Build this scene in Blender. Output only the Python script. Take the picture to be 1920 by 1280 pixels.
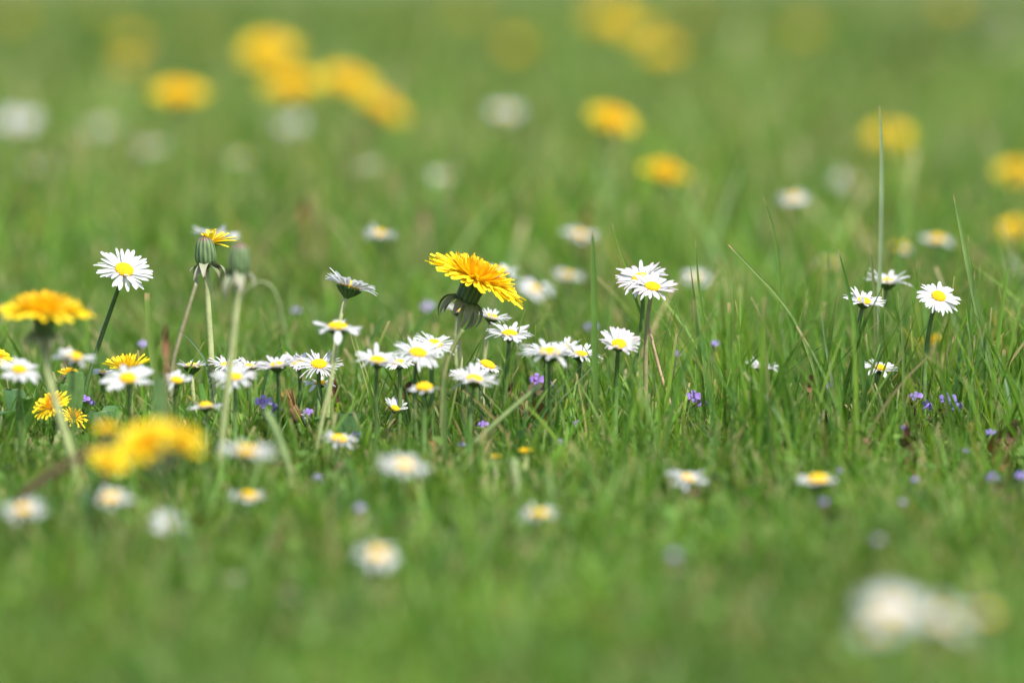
import bpy, math, random
import numpy as np
from mathutils import Vector, Matrix

for o in list(bpy.data.objects):
    bpy.data.objects.remove(o)
sc = bpy.context.scene
col = sc.collection
R = math.radians
random.seed(11)
rng = np.random.default_rng(5)

# ------------------------------------------------------------------ camera
D = 1.60                     # focus distance, m
CAM_H = 0.1775               # camera height above the soil
PITCH = 4.84                 # degrees below the horizontal
KPX = 1920 * 97 / 22.2       # focal length in photo pixels
cam_d = bpy.data.cameras.new("camera")
cam_d.sensor_width = 22.2
cam_d.lens = 97
cam_d.clip_start = 0.02
cam_d.clip_end = 500
cam_d.dof.use_dof = True
cam_d.dof.focus_distance = D
cam_d.dof.aperture_fstop = 3.7
cam_d.dof.aperture_blades = 0
cam = bpy.data.objects.new("camera", cam_d)
cam.location = (0, 0, CAM_H)
cam.rotation_euler = (R(90 - PITCH), 0, 0)
col.objects.link(cam)
sc.camera = cam
CM = Matrix.Translation((0, 0, CAM_H)) @ Matrix.Rotation(R(90 - PITCH), 4, 'X')

# ------------------------------------------------------------------ light
SUN_EL, SUN_AZ = 54, 146     # azimuth clockwise from +Y: behind the camera and to the right
w = bpy.data.worlds.new("World")
sc.world = w
w.use_nodes = True
nt = w.node_tree
bg = nt.nodes["Background"]
sky = nt.nodes.new("ShaderNodeTexSky")
sky.sky_type = 'NISHITA'
sky.sun_disc = False
sky.sun_elevation = R(SUN_EL)
sky.sun_rotation = R(SUN_AZ)
nt.links.new(sky.outputs[0], bg.inputs[0])
bg.inputs[1].default_value = 0.15
sd = bpy.data.lights.new("sun", 'SUN')
sd.energy = 4.4
sd.angle = R(0.53)
sd.color = (1.0, 0.955, 0.88)
sun = bpy.data.objects.new("sun", sd)
sv = Vector((math.sin(R(SUN_AZ)) * math.cos(R(SUN_EL)), math.cos(R(SUN_AZ)) * math.cos(R(SUN_EL)), math.sin(R(SUN_EL))))
sun.rotation_euler = sv.to_track_quat('Z', 'Y').to_euler()
col.objects.link(sun)
sc.view_settings.view_transform = 'Standard'
sc.view_settings.look = 'None'
sc.view_settings.exposure = 0.88
sc.view_settings.gamma = 1
sc.cycles.use_denoising = True
sc.cycles.max_bounces = 8
sc.cycles.transmission_bounces = 6
sc.cycles.sample_clamp_indirect = 6

# ------------------------------------------------------------------ helpers
def at(px, py, r):
    """world point seen at photo pixel (px, py), r focus distances away"""
    d = r * D
    return CM @ Vector(((px - 960) / KPX * d, (640 - py) / KPX * d, -d))

PX = D / KPX                 # metres per photo pixel in the plane of focus

def material(name, rough=0.5, trans=0.3, spec=0.3, noise=None, bump=0.0, bscale=900, tboost=(1, 1, 1)):
    m = bpy.data.materials.new(name)
    m.use_nodes = True
    t = m.node_tree
    N, L = t.nodes, t.links
    p = N["Principled BSDF"]
    out = N["Material Output"]
    a = N.new("ShaderNodeAttribute")
    a.attribute_name = "Col"
    c = a.outputs["Color"]
    tc = N.new("ShaderNodeTexCoord")
    if noise:
        n = N.new("ShaderNodeTexNoise")
        n.inputs["Scale"].default_value = noise[0]
        n.inputs["Detail"].default_value = 3
        L.new(tc.outputs["Object"], n.inputs["Vector"])
        mr = N.new("ShaderNodeMapRange")
        mr.inputs["From Min"].default_value = 0.3
        mr.inputs["From Max"].default_value = 0.7
        mr.inputs["To Min"].default_value = 1 - noise[1]
        mr.inputs["To Max"].default_value = 1 + noise[1]
        L.new(n.outputs[0], mr.inputs["Value"])
        mx = N.new("ShaderNodeMix")
        mx.data_type = 'RGBA'
        mx.blend_type = 'MULTIPLY'
        mx.inputs[0].default_value = 1
        L.new(c, mx.inputs[6])
        L.new(mr.outputs[0], mx.inputs[7])
        c = mx.outputs[2]
    L.new(c, p.inputs["Base Color"])
    p.inputs["Roughness"].default_value = rough
    p.inputs["Specular IOR Level"].default_value = spec
    if bump:
        b = N.new("ShaderNodeBump")
        b.inputs["Strength"].default_value = bump
        b.inputs["Distance"].default_value = 0.0004
        n2 = N.new("ShaderNodeTexNoise")
        n2.inputs["Scale"].default_value = bscale
        L.new(tc.outputs["Object"], n2.inputs["Vector"])
        L.new(n2.outputs[0], b.inputs["Height"])
        L.new(b.outputs[0], p.inputs["Normal"])
    if trans:
        tr = N.new("ShaderNodeBsdfTranslucent")
        mt = N.new("ShaderNodeMix")
        mt.data_type = 'RGBA'
        mt.blend_type = 'MULTIPLY'
        mt.inputs[0].default_value = 1
        L.new(c, mt.inputs[6])
        mt.inputs[7].default_value = (*tboost, 1)
        L.new(mt.outputs[2], tr.inputs["Color"])
        ms = N.new("ShaderNodeMixShader")
        ms.inputs[0].default_value = trans
        L.new(p.outputs[0], ms.inputs[1])
        L.new(tr.outputs[0], ms.inputs[2])
        L.new(ms.outputs[0], out.inputs["Surface"])
    return m

M_PETAL = material("white_petal", 0.6, 0.46, 0.2)
M_DISC = material("daisy_disc", 0.7, 0.12, 0.15)
M_YELLOW = material("dandelion_yellow", 0.55, 0.25, 0.2, tboost=(1, 0.95, 0.6))
M_GREEN = material("green_tissue", 0.55, 0.1, 0.3, noise=(350, 0.25), bump=0.3)
M_STEM = material("stem", 0.5, 0.15, 0.35, noise=(200, 0.2), bump=0.4)
M_LEAF = material("leaf", 0.45, 0.3, 0.4, noise=(250, 0.25), bump=0.4, tboost=(1.3, 1.5, 0.6))
M_GRASS = material("grass_blade", 0.45, 0.54, 0.35, noise=(60, 0.22), tboost=(1.4, 1.35, 0.5))
M_PURPLE = material("purple_petal", 0.6, 0.3, 0.2)
M_DRY = material("dry_tissue", 0.8, 0.15, 0.1, noise=(400, 0.4), bump=0.6)

class MB:
    """collects vertices, faces and per-vertex colours and links them as one mesh"""
    def __init__(s):
        s.v, s.f, s.c = [], [], []
    def add(s, vs, fs, cs, M=None):
        o = len(s.v)
        for v in vs:
            s.v.append(tuple(M @ Vector(v)) if M is not None else tuple(v))
        s.f += [tuple(i + o for i in f) for f in fs]
        s.c += list(cs) if isinstance(cs, list) else [cs] * len(vs)
    def mesh(s, name, mat, smooth=True):
        me = bpy.data.meshes.new(name)
        me.from_pydata(s.v, [], s.f)
        ca = me.color_attributes.new("Col", 'FLOAT_COLOR', 'POINT')
        arr = np.ones((len(s.v), 4), np.float32)
        arr[:, :3] = np.array(s.c, np.float32).reshape(-1, 3)
        ca.data.foreach_set("color", arr.ravel())
        if smooth:
            me.polygons.foreach_set("use_smooth", np.ones(len(s.f), bool))
        me.materials.append(mat)
        return me

def obj(name, me, parent=None, M=None):
    o = bpy.data.objects.new(name, me)
    col.objects.link(o)
    if parent:
        o.parent = parent
    if M is not None:
        o.matrix_local = M
    return o

def tag(o, label, cat, group=None):
    o["label"] = label
    o["category"] = cat
    if group:
        o["group"] = group
    return o

def root(name, loc, label, cat, group=None):
    o = bpy.data.objects.new(name, None)
    o.empty_display_size = 0.005
    col.objects.link(o)
    o.location = loc
    return tag(o, label, cat, group)

def lerp(a, b, t):
    return tuple(x + (y - x) * t for x, y in zip(a, b))

def tube(mb, pts, rads, c0, c1, sides=8):
    """round tapered tube along pts"""
    n = len(pts)
    vs, cs, fs = [], [], []
    for i, p in enumerate(pts):
        p = Vector(p)
        d = (Vector(pts[min(i + 1, n - 1)]) - Vector(pts[max(i - 1, 0)])).normalized()
        u = d.cross(Vector((0.31, 0.9, 0.2))).normalized()
        v = d.cross(u)
        for k in range(sides):
            a = 2 * math.pi * k / sides
            vs.append(p + (u * math.cos(a) + v * math.sin(a)) * rads[i])
            cs.append(lerp(c0, c1, i / (n - 1)))
    for i in range(n - 1):
        for k in range(sides):
            k2 = (k + 1) % sides
            fs.append((i * sides + k, i * sides + k2, (i + 1) * sides + k2, (i + 1) * sides + k))
    fs.append(tuple(range(sides))[::-1])
    fs.append(tuple((n - 1) * sides + k for k in range(sides)))
    mb.add(vs, fs, cs)

def bez(p0, p1, p2, p3, n=14):
    out = []
    for i in range(n):
        t = i / (n - 1)
        out.append(p0 * (1 - t) ** 3 + p1 * 3 * t * (1 - t) ** 2 + p2 * 3 * t * t * (1 - t) + p3 * t ** 3)
    return out

def lathe(mb, prof, cols, sides=20, ridge=0.0, M=None, nr=13):
    vs, cs, fs = [], [], []
    for i, (r, z) in enumerate(prof):
        for k in range(sides):
            a = 2 * math.pi * k / sides
            q = r * (1 + ridge * math.cos(nr * a))
            vs.append((q * math.cos(a), q * math.sin(a), z))
            sh = 1 + (0.42 * math.cos(nr * a) + 0.18 * math.sin(5 * a + i) + 0.12 * math.sin(31 * a) if ridge else 0)
            cs.append(tuple(x * sh for x in cols[i]))
    n = len(prof)
    for i in range(n - 1):
        for k in range(sides):
            k2 = (k + 1) % sides
            fs.append((i * sides + k, i * sides + k2, (i + 1) * sides + k2, (i + 1) * sides + k))
    fs.append(tuple(range(sides))[::-1])
    fs.append(tuple((n - 1) * sides + k for k in range(sides)))
    mb.add(vs, fs, cs, M)

def ribbon(pts, widths, side, up, cols, fold=0.2):
    """three-column folded strip along pts"""
    vs, cs, fs = [], [], []
    for p, wd, c in zip(pts, widths, cols):
        p = Vector(p)
        vs += [p - side * wd / 2 + up * wd * fold, p, p + side * wd / 2 + up * wd * fold]
        cs += [c, c, c]
    for i in range(len(pts) - 1):
        a = 3 * i
        fs += [(a, a + 1, a + 4, a + 3), (a + 1, a + 2, a + 5, a + 4)]
    return vs, fs, cs

# ------------------------------------------------------------------ ground
def ground():
    mb = MB()
    mb.add([(-60, -3, 0), (60, -3, 0), (60, 120, 0), (-60, 120, 0)], [(0, 1, 2, 3)], (0.035, 0.06, 0.015))
    m = bpy.data.materials.new("turf_soil")
    m.use_nodes = True
    t = m.node_tree
    p = t.nodes["Principled BSDF"]
    tc = t.nodes.new("ShaderNodeTexCoord")
    n = t.nodes.new("ShaderNodeTexNoise")
    n.inputs["Scale"].default_value = 6
    n.inputs["Detail"].default_value = 10
    cr = t.nodes.new("ShaderNodeValToRGB")
    cr.color_ramp.elements[0].position = 0.3
    cr.color_ramp.elements[0].color = (0.045, 0.06, 0.015, 1)
    cr.color_ramp.elements[1].position = 0.7
    cr.color_ramp.elements[1].color = (0.09, 0.16, 0.03, 1)
    t.links.new(tc.outputs["Object"], n.inputs["Vector"])
    t.links.new(n.outputs[0], cr.inputs[0])
    t.links.new(cr.outputs[0], p.inputs["Base Color"])
    p.inputs["Roughness"].default_value = 0.95
    o = obj("ground", mb.mesh("ground", m, False))
    o["kind"] = "structure"
ground()

# ------------------------------------------------------------------ grass (uncountable: stuff)
HEADS = []
def pnoise(x, y, s, seed):
    """cheap smooth noise in [-1, 1]"""
    g = np.random.default_rng(seed)
    out = np.zeros_like(x)
    for k in range(6):
        a = g.uniform(0, 2 * math.pi)
        f = g.uniform(0.6, 1.7) / s
        out += np.sin((x * math.cos(a) + y * math.sin(a)) * f * 2 * math.pi + g.uniform(0, 6.28))
    return out / 3.2

def grass(name, n, y0, y1, slope, margin, hfun, wmean, cols3, K, lean=0.35, straw=0.05, patch=0.08, amp=0.26, tone=1.0):
    # uniform in the trapezoid
    y = np.sqrt(rng.uniform(0, 1, n) * ((y1 + margin / slope) ** 2 - (y0 + margin / slope) ** 2) + (y0 + margin / slope) ** 2) - margin / slope
    x = rng.uniform(-1, 1, n) * (slope * y + margin)
    # tufts: pull towards cell centres
    cs = 0.012 if cols3 == 3 else 0.03
    gx, gy = np.round(x / cs) * cs, np.round(y / cs) * cs
    pull = rng.uniform(0, 0.6, n)
    x += (gx - x) * pull
    y += (gy - y) * pull
    h = hfun(x, y, n)
    # plants have pushed the turf aside where they stand
    for (hx, hy, hz, hr) in HEADS:
        d = hy - y
        lim = np.maximum(0.004, hz - 0.003 + d * (CAM_H - hz) / hy)
        m = (np.abs(x - hx) < hr) & (d > -0.012) & (d < 0.11) & (h > lim) & (rng.uniform(0, 1, n) < 0.85)
        h[m] = lim[m] * rng.uniform(0.7, 1, m.sum())
    ph = rng.uniform(0, 2 * math.pi, n)
    ln = np.abs(rng.normal(0, lean, n)) * h
    cv = rng.uniform(0, 0.55, n) * h
    psi = rng.uniform(0, 2 * math.pi, n)
    wd = wmean * rng.lognormal(0, 0.35, n) * np.clip(h / 0.028, 0.55, 1.7) ** 0.4
    t = np.linspace(0, 1, K)[None, :]
    blunt = rng.uniform(0, 1, n) < 0.35
    prof = np.where(blunt[:, None], 1 - 0.45 * t ** 4, 1 - 0.93 * t ** 2.6)
    W = wd[:, None] * prof * (0.65 + 0.35 * np.minimum(t * 3, 1))
    off = ln[:, None] * t + cv[:, None] * t ** 2
    P = np.empty((n, K, 3))
    P[:, :, 0] = x[:, None] + np.cos(ph)[:, None] * off
    P[:, :, 1] = y[:, None] + np.sin(ph)[:, None] * off
    P[:, :, 2] = h[:, None] * (t - 0.18 * (cv / h)[:, None] * t ** 2) - 0.001
    tw = psi[:, None] + rng.uniform(-0.7, 0.7, n)[:, None] * t
    S = np.stack([np.cos(tw), np.sin(tw), np.zeros_like(tw)], -1) * (W / 2)[:, :, None]
    Nn = np.stack([-np.sin(tw), np.cos(tw), np.zeros_like(tw)], -1) * (W * 0.22)[:, :, None]
    V = np.stack([P - S + Nn, P, P + S + Nn], 2) if cols3 == 3 else np.stack([P - S, P + S], 2)
    C = V.shape[2]
    # colours
    base = np.array([0.110, 0.222, 0.024])
    yel = np.array([0.175, 0.265, 0.032])
    blue = np.array([0.075, 0.18, 0.042])
    a = pnoise(x, y, patch, 3) * 0.5 + rng.normal(0, 0.45, n)
    cc = base + np.clip(a, 0, 1)[:, None] * (yel - base) + np.clip(-a, 0, 1)[:, None] * (blue - base)
    cc *= (1 + amp * pnoise(x, y, patch * 1.7, 8) + rng.normal(0, 0.2, n))[:, None].clip(0.5, 2.0)
    cc *= tone
    light = rng.uniform(0, 1, n) < 0.08
    cc[light] = np.array([0.2, 0.3, 0.075]) * rng.uniform(0.8, 1.2, light.sum())[:, None]
    dead = rng.uniform(0, 1, n) < straw * (1 + pnoise(x, y, 0.25, 21)).clip(0.1, 2)
    cc[dead] = np.array([0.36, 0.29, 0.13]) * rng.uniform(0.6, 1.15, dead.sum())[:, None]
    CC = np.repeat(cc[:, None, :], K, 1)
    pale = np.array([0.24, 0.26, 0.09])
    CC[:, 0] = CC[:, 0] * 0.5 + pale * 0.5            # pale sheath at the base
    tipm = blunt & (rng.uniform(0, 1, n) < 0.75)
    CC[tipm, -1] = np.array([0.42, 0.33, 0.17])       # mown, dried tips
    CC = np.repeat(CC[:, :, None, :], C, 2)
    nv = n * K * C
    quads = []
    idx = np.arange(n)[:, None, None] * (K * C) + np.arange(K - 1)[None, :, None] * C + np.arange(C - 1)[None, None, :]
    F = np.stack([idx, idx + 1, idx + C + 1, idx + C], -1).reshape(-1, 4)
    me = bpy.data.meshes.new(name)
    me.vertices.add(nv)
    me.vertices.foreach_set("co", V.reshape(-1).astype(np.float32))
    me.loops.add(F.size)
    me.loops.foreach_set("vertex_index", F.reshape(-1).astype(np.int32))
    me.polygons.add(len(F))
    me.polygons.foreach_set("loop_start", np.arange(0, F.size, 4, dtype=np.int32))
    me.polygons.foreach_set("use_smooth", np.ones(len(F), bool))
    me.update()
    ca = me.color_attributes.new("Col", 'FLOAT_COLOR', 'POINT')
    rgba = np.ones((nv, 4), np.float32)
    rgba[:, :3] = CC.reshape(-1, 3)
    ca.data.foreach_set("color", rgba.ravel())
    me.materials.append(M_GRASS)
    o = obj(name, me)
    o["kind"] = "stuff"
    return o

def h_lawn(x, y, n):
    m = np.interp(y, [0.7, 1.3, 1.5, 1.62, 2.1], [0.014, 0.014, 0.0155, 0.018, 0.022])
    h = m * rng.lognormal(0, 0.3, n)
    h *= 1 + 0.2 * pnoise(x, y, 0.11, 4)
    return np.minimum(h, 2.2 * m)
def h_tall(x, y, n):
    # longer stalks, thick on the right, thin on the left
    right = 1 / (1 + np.exp(-(x - 0.03) / 0.015))
    h = (0.022 + 0.053 * rng.beta(1.3, 1.9, n)) * (0.72 + 0.34 * right)
    return np.where((rng.uniform(0, 1, n) < 0.35 + 0.65 * right), h, 0.016)
def h_far(x, y, n):
    return (rng.lognormal(math.log(0.033), 0.4, n) * (1 + 0.35 * pnoise(x, y, 0.09 * np.clip(y / 2.5, 1, 5).mean(), 31))).clip(0.01, 0.09)

def ground_cover():
    n = 7000
    mb = MB()
    for i in range(n):
        y = random.uniform(0.8, 2.3)
        x = random.uniform(-1, 1) * (0.135 * y + 0.15)
        z = random.uniform(0.003, 0.016)
        s = random.uniform(0.0025, 0.006)
        a = random.uniform(0, 6.28)
        M = Matrix.Translation((x, y, z)) @ Matrix.Rotation(a, 4, 'Z') @ Matrix.Rotation(random.uniform(-0.6, 0.9), 4, 'X') @ Matrix.Scale(s, 4)
        c = lerp((0.07, 0.16, 0.02), (0.16, 0.25, 0.04), random.random())
        if random.random() < 0.08:
            c = (0.16, 0.09, 0.045)
        mb.add([(0, 0, 0), (-.35, .4, .08), (0, .45, -.03), (.35, .4, .08), (-.38, .8, .05), (0, .85, -.05), (.38, .8, .05), (0, 1.15, -.1)],
               [(0, 2, 1), (0, 3, 2), (1, 2, 5, 4), (2, 3, 6, 5), (4, 5, 7), (5, 6, 7)], c, M)
    o = obj("ground_cover", mb.mesh("ground_cover", M_LEAF))
    o["kind"] = "stuff"
    tag(o, "tiny weed leaves low among the grass blades", "ground cover")

# ------------------------------------------------------------------ daisy pieces
def petal_shape(pink, curve, blunt):
    n = 7
    pts, wid, cols = [], [], []
    for i in range(n):
        t = i / (n - 1)
        pts.append((t, 0, curve * t * t + 0.05 * math.sin(t * 3.1)))
        wid.append([0.42, 0.62, 0.82, 0.95, 1.0, 0.86, 0.42 if blunt else 0.25][i])
        white = (0.65, 0.645, 0.64)
        cols.append(lerp(white, (0.62, 0.38, 0.52), pink * max(0, (t - 0.45)) * 1.5) if pink else white)
    return ribbon(pts, wid, Vector((0, 1, 0)), Vector((0, 0, 1)), cols, 0.0), pts

PET = []
for k in range(12):
    (vs, fs, cs), _ = petal_shape(0.0 if k < 8 else 0.7, [-0.22, -0.12, -0.05, 0.02, 0.08, 0.14, -0.3, 0.2, -0.1, 0.05, 0.15, -0.2][k], k % 2)
    # cup the petal across its width; z is scaled with length so keep it small
    vs2 = []
    for i, v in enumerate(vs):
        v = Vector(v)
        if i % 3 != 1:
            v.z += 0.025
        vs2.append(v)
    mb = MB()
    mb.add(vs2, fs, cs)
    PET.append((vs2, fs, cs, mb.mesh("petal", M_PETAL)))

def disc_mesh(seed):
    g = random.Random(seed)
    mb = MB()
    lathe(mb, [(0.92, 0), (1.0, 0.12), (0.95, 0.3), (0.75, 0.46), (0.45, 0.56), (0.02, 0.6)],
          [(0.62, 0.34, 0.01)] * 6, 18)
    n = 130
    for i in range(n):
        f = (i + 0.5) / n
        r = math.sqrt(f) * 0.98
        a = i * 2.39996
        z = 0.6 * math.sqrt(max(0.02, 1 - r * r * 0.93))
        c = lerp((0.82, 0.60, 0.02), (0.78, 0.46, 0.012), g.random() * 0.8)
        s = 0.075 + 0.02 * g.random()
        x, y = r * math.cos(a), r * math.sin(a)
        nrm = Vector((x, y, z * 1.8)).normalized()
        q = nrm.to_track_quat('Z', 'Y').to_matrix().to_4x4()
        M = Matrix.Translation((x, y, z)) @ q @ Matrix.Scale(s, 4)
        vs = [(math.cos(b), math.sin(b), -0.5) for b in (0, 1.257, 2.513, 3.77, 5.027)] + \
             [(0.75 * math.cos(b), 0.75 * math.sin(b), 1.0) for b in (0.6, 1.857, 3.113, 4.37, 5.627)] + [(0, 0, 1.35)]
        fs = []
        for k in range(5):
            k2 = (k + 1) % 5
            fs += [(k, k2, 5 + k), (k2, 5 + k2, 5 + k), (5 + k, 5 + k2, 10)]
        mb.add(vs, fs, c, M)
    return mb.mesh("disc", M_DISC)
DISC = [disc_mesh(s) for s in range(3)]

def involucre_mesh():
    mb = MB()
    g0, g1 = (0.07, 0.13, 0.03), (0.05, 0.1, 0.02)
    lathe(mb, [(0.12, -0.95), (0.2, -0.8), (0.42, -0.62), (0.72, -0.38), (0.95, -0.12), (1.08, 0.05), (0.5, 0.06)],
          [(0.12, 0.17, 0.05), (0.09, 0.15, 0.04), g0, g0, g1, g0, g1], 26, 0.05, nr=13)
    return mb.mesh("involucre", M_GREEN)
INVOL = involucre_mesh()

STEMC = {"pale": ((0.28, 0.34, 0.12), (0.36, 0.38, 0.17)), "green": ((0.10, 0.18, 0.04), (0.09, 0.16, 0.035)),
         "dark": ((0.06, 0.12, 0.025), (0.05, 0.10, 0.02)), "tan": ((0.34, 0.27, 0.15), (0.22, 0.22, 0.09)),
         "pink": ((0.42, 0.29, 0.19), (0.36, 0.25, 0.15))}

def head_matrix(pos, a, b, spin):
    n = Vector((math.tan(R(b)), -math.tan(R(a)), 1)).normalized()
    z = n
    x = Vector((1, 0, 0)) - z * z.x
    x.normalize()
    y = z.cross(x)
    M = Matrix((x, y, z)).transposed().to_4x4()
    return Matrix.Translation(pos) @ M @ Matrix.Rotation(spin, 4, 'Z'), n

def stem_part(rt, base, tip, n, rad, sc_, bow=0.0, name="stem"):
    L = (tip - base).length
    pts = bez(Vector((0, 0, 0)), Vector((bow, random.uniform(-.1, .1) * L * 0.3, L * 0.35)), (tip - base) - n * L * 0.3, tip - base)
    mb = MB()
    rads = [rad * (1.15 - 0.25 * i / 13) for i in range(14)]
    tube(mb, pts, rads, *STEMC[sc_])
    return obj(name, mb.mesh(name, M_STEM), rt)

def head_of(rt, Hm):
    """the flower head, a part of the plant that carries its own pieces"""
    h = bpy.data.objects.new("flower_head", None)
    h.empty_display_size = 0.003
    col.objects.link(h)
    h.parent = rt
    h.matrix_local = Hm
    return h, Matrix.Identity(4)

def daisy(label, x, y, r, wpx, a=6, b=0, cup=8, n=34, pw=1.0, sharp=False, stem="green", bx=None, pink=0.15, disc=0.31, gap=None, by=0.0, spin=None, twin=False):
    """a daisy whose head shows at photo pixel (x, y), r focus distances away, wpx wide"""
    pos = at(x, y, r)
    Rr = wpx * r * PX / 2 * (1.07 if .9 < r < 1.1 else 1.0)
    bx = x if bx is None else bx
    base = Vector((pos.x + (bx - x) * PX * r, pos.y + by + random.uniform(-.006, .006), 0))
    rt = root("daisy", base, label, "daisy", "daisies in the meadow")
    HEADS.append((pos.x, pos.y, pos.z, Rr * 1.05))
    loc = pos - base
    Hm, nrm = head_matrix(loc, a, b, random.uniform(0, 6.28) if spin is None else spin)
    hd, Hm = head_of(rt, Hm)
    rd = Rr * disc
    g = random
    obj("disc", g.choice(DISC), hd, Hm @ Matrix.Translation((0, 0, 0.02 * Rr)) @ Matrix.Diagonal((rd, rd, rd * 1.05, 1)))
    obj("involucre", INVOL, hd, Hm @ Matrix.Scale(rd * 1.1, 4))
    stem_part(rt, base, base + loc - nrm * rd * 0.9, nrm, 0.00075 * (1.15 if sharp else 1.0), stem)
    mb = MB()
    if .9 < r < 1.1 and n >= 26:
        n, pw = int(n * 1.25), pw * 0.9
    rows = 2 if n > 20 else 1
    shapes = g.sample(range(8), 3) + [g.randrange(8)]
    age, wind = g.uniform(4, 13), g.uniform(0, 6.28)
    miss = g.choice((0.0, 0.03, 0.06, 0.1)) if r < 1.5 else 0
    for k in range(n):
        row = k % rows
        az = 2 * math.pi * (k + g.uniform(-.3, .3)) / n
        if gap and any(abs((az - R(c0) + math.pi) % (2 * math.pi) - math.pi) < R(hw) for c0, hw in gap):
            continue
        if g.random() < miss:
            continue
        Lp = (Rr - rd * 0.8) * g.uniform(0.80, 1.06) * (1.0 if row == 0 else 0.93)
        Wp = Rr * 0.2 * pw * g.uniform(0.75, 1.15) * (34 / n) ** 0.55
        el = R(cup + g.uniform(-age, age) + row * 5 + 5 * math.sin(az + wind) + (g.choice((-24, 22, 34)) if g.random() < .06 else 0))
        M = Hm @ Matrix.Rotation(az, 4, 'Z') @ Matrix.Translation((rd * 0.8, 0, 0.06 * rd + row * 0.0002)) @ \
            Matrix.Rotation(-el, 4, 'Y') @ Matrix.Rotation(g.uniform(-.35, .35), 4, 'X') @ Matrix.Diagonal((Lp, Wp, Lp, 1))
        vs, fs, cs, me = PET[g.randrange(8, 12) if g.random() < pink else g.choice(shapes)]
        if sharp:
            obj("petal", me, hd, M)
        else:
            mb.add(vs, fs, cs, M)
    if not sharp:
        obj("corolla", mb.mesh("corolla", M_PETAL), hd)
    return rt

# ------------------------------------------------------------------ dandelion pieces
def floret_shape(curl, c0, c1):
    pts, wid, cols = [], [], []
    for i in range(7):
        t = i / 6
        pts.append((t, 0, curl * (t * t - t * 0.4)))
        wid.append([0.35, 0.55, 0.8, 0.95, 1.0, 0.95, 0.7][i])
        cols.append(lerp(c0, c1, t))
    return ribbon(pts, wid, Vector((0, 1, 0)), Vector((0, 0, 1)), cols, 0.0)
YEL, ORA = (0.86, 0.67, 0.02), (0.84, 0.45, 0.010)
FLO = []
for k in range(10):
    f = k / 9                       # 0 innermost (orange) .. 1 outermost (yellow)
    c1 = lerp(ORA, YEL, min(1, f * 1.5))
    vs, fs, cs = floret_shape([0.25, 0.2, 0.1, 0.0, -0.05, -0.12, -0.16, -0.2, -0.14, -0.08][k], lerp(c1, ORA, 0.25), c1)
    vs = [Vector(v) + Vector((0, 0, 0.03 if i % 3 != 1 else 0)) for i, v in enumerate(vs)]
    mb = MB()
    mb.add(vs, fs, cs)
    FLO.append((vs, fs, cs, mb.mesh("floret", M_YELLOW)))

def bract_mesh(c0, c1, droop=1.0):
    pts, wid, cols = [], [], []
    for i in range(8):
        t = i / 7
        ang = t * 2.0 * droop
        pts.append((math.sin(ang) / 2.0 * 1.1 + 0.02, 0, -(1 - math.cos(ang)) / 2.0 * 1.15))
        wid.append([0.34, 0.38, 0.37, 0.34, 0.28, 0.2, 0.12, 0.03][i])
        cols.append(lerp(c0, c1, t))
    vs, fs, cs = ribbon(pts, wid, Vector((0, 1, 0)), Vector((0, 0, 1)), cols, 0.18)
    mb = MB()
    mb.add(vs, fs, cs)
    return mb.mesh("bract", M_GREEN)
BRACT = [bract_mesh((0.10, 0.16, 0.06), (0.2, 0.17, 0.1), d) for d in (0.75, 1.0, 1.2)]
BRACT_PALE = [bract_mesh((0.2, 0.25, 0.13), (0.34, 0.3, 0.22), d) for d in (0.6, 0.85, 1.1)]

def cup_mesh():
    mb = MB()
    c = (0.06, 0.10, 0.025)
    lathe(mb, [(0.25, -1.0), (0.6, -0.92), (0.72, -0.7), (0.74, -0.4), (0.8, -0.1), (0.95, 0.06), (0.4, 0.08)],
          [c, c, (0.07, 0.12, 0.03), (0.07, 0.12, 0.03), (0.08, 0.13, 0.03), (0.10, 0.14, 0.03), c], 28, 0.04, nr=14)
    return mb.mesh("involucre", M_GREEN)
CUP = cup_mesh()

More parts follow.
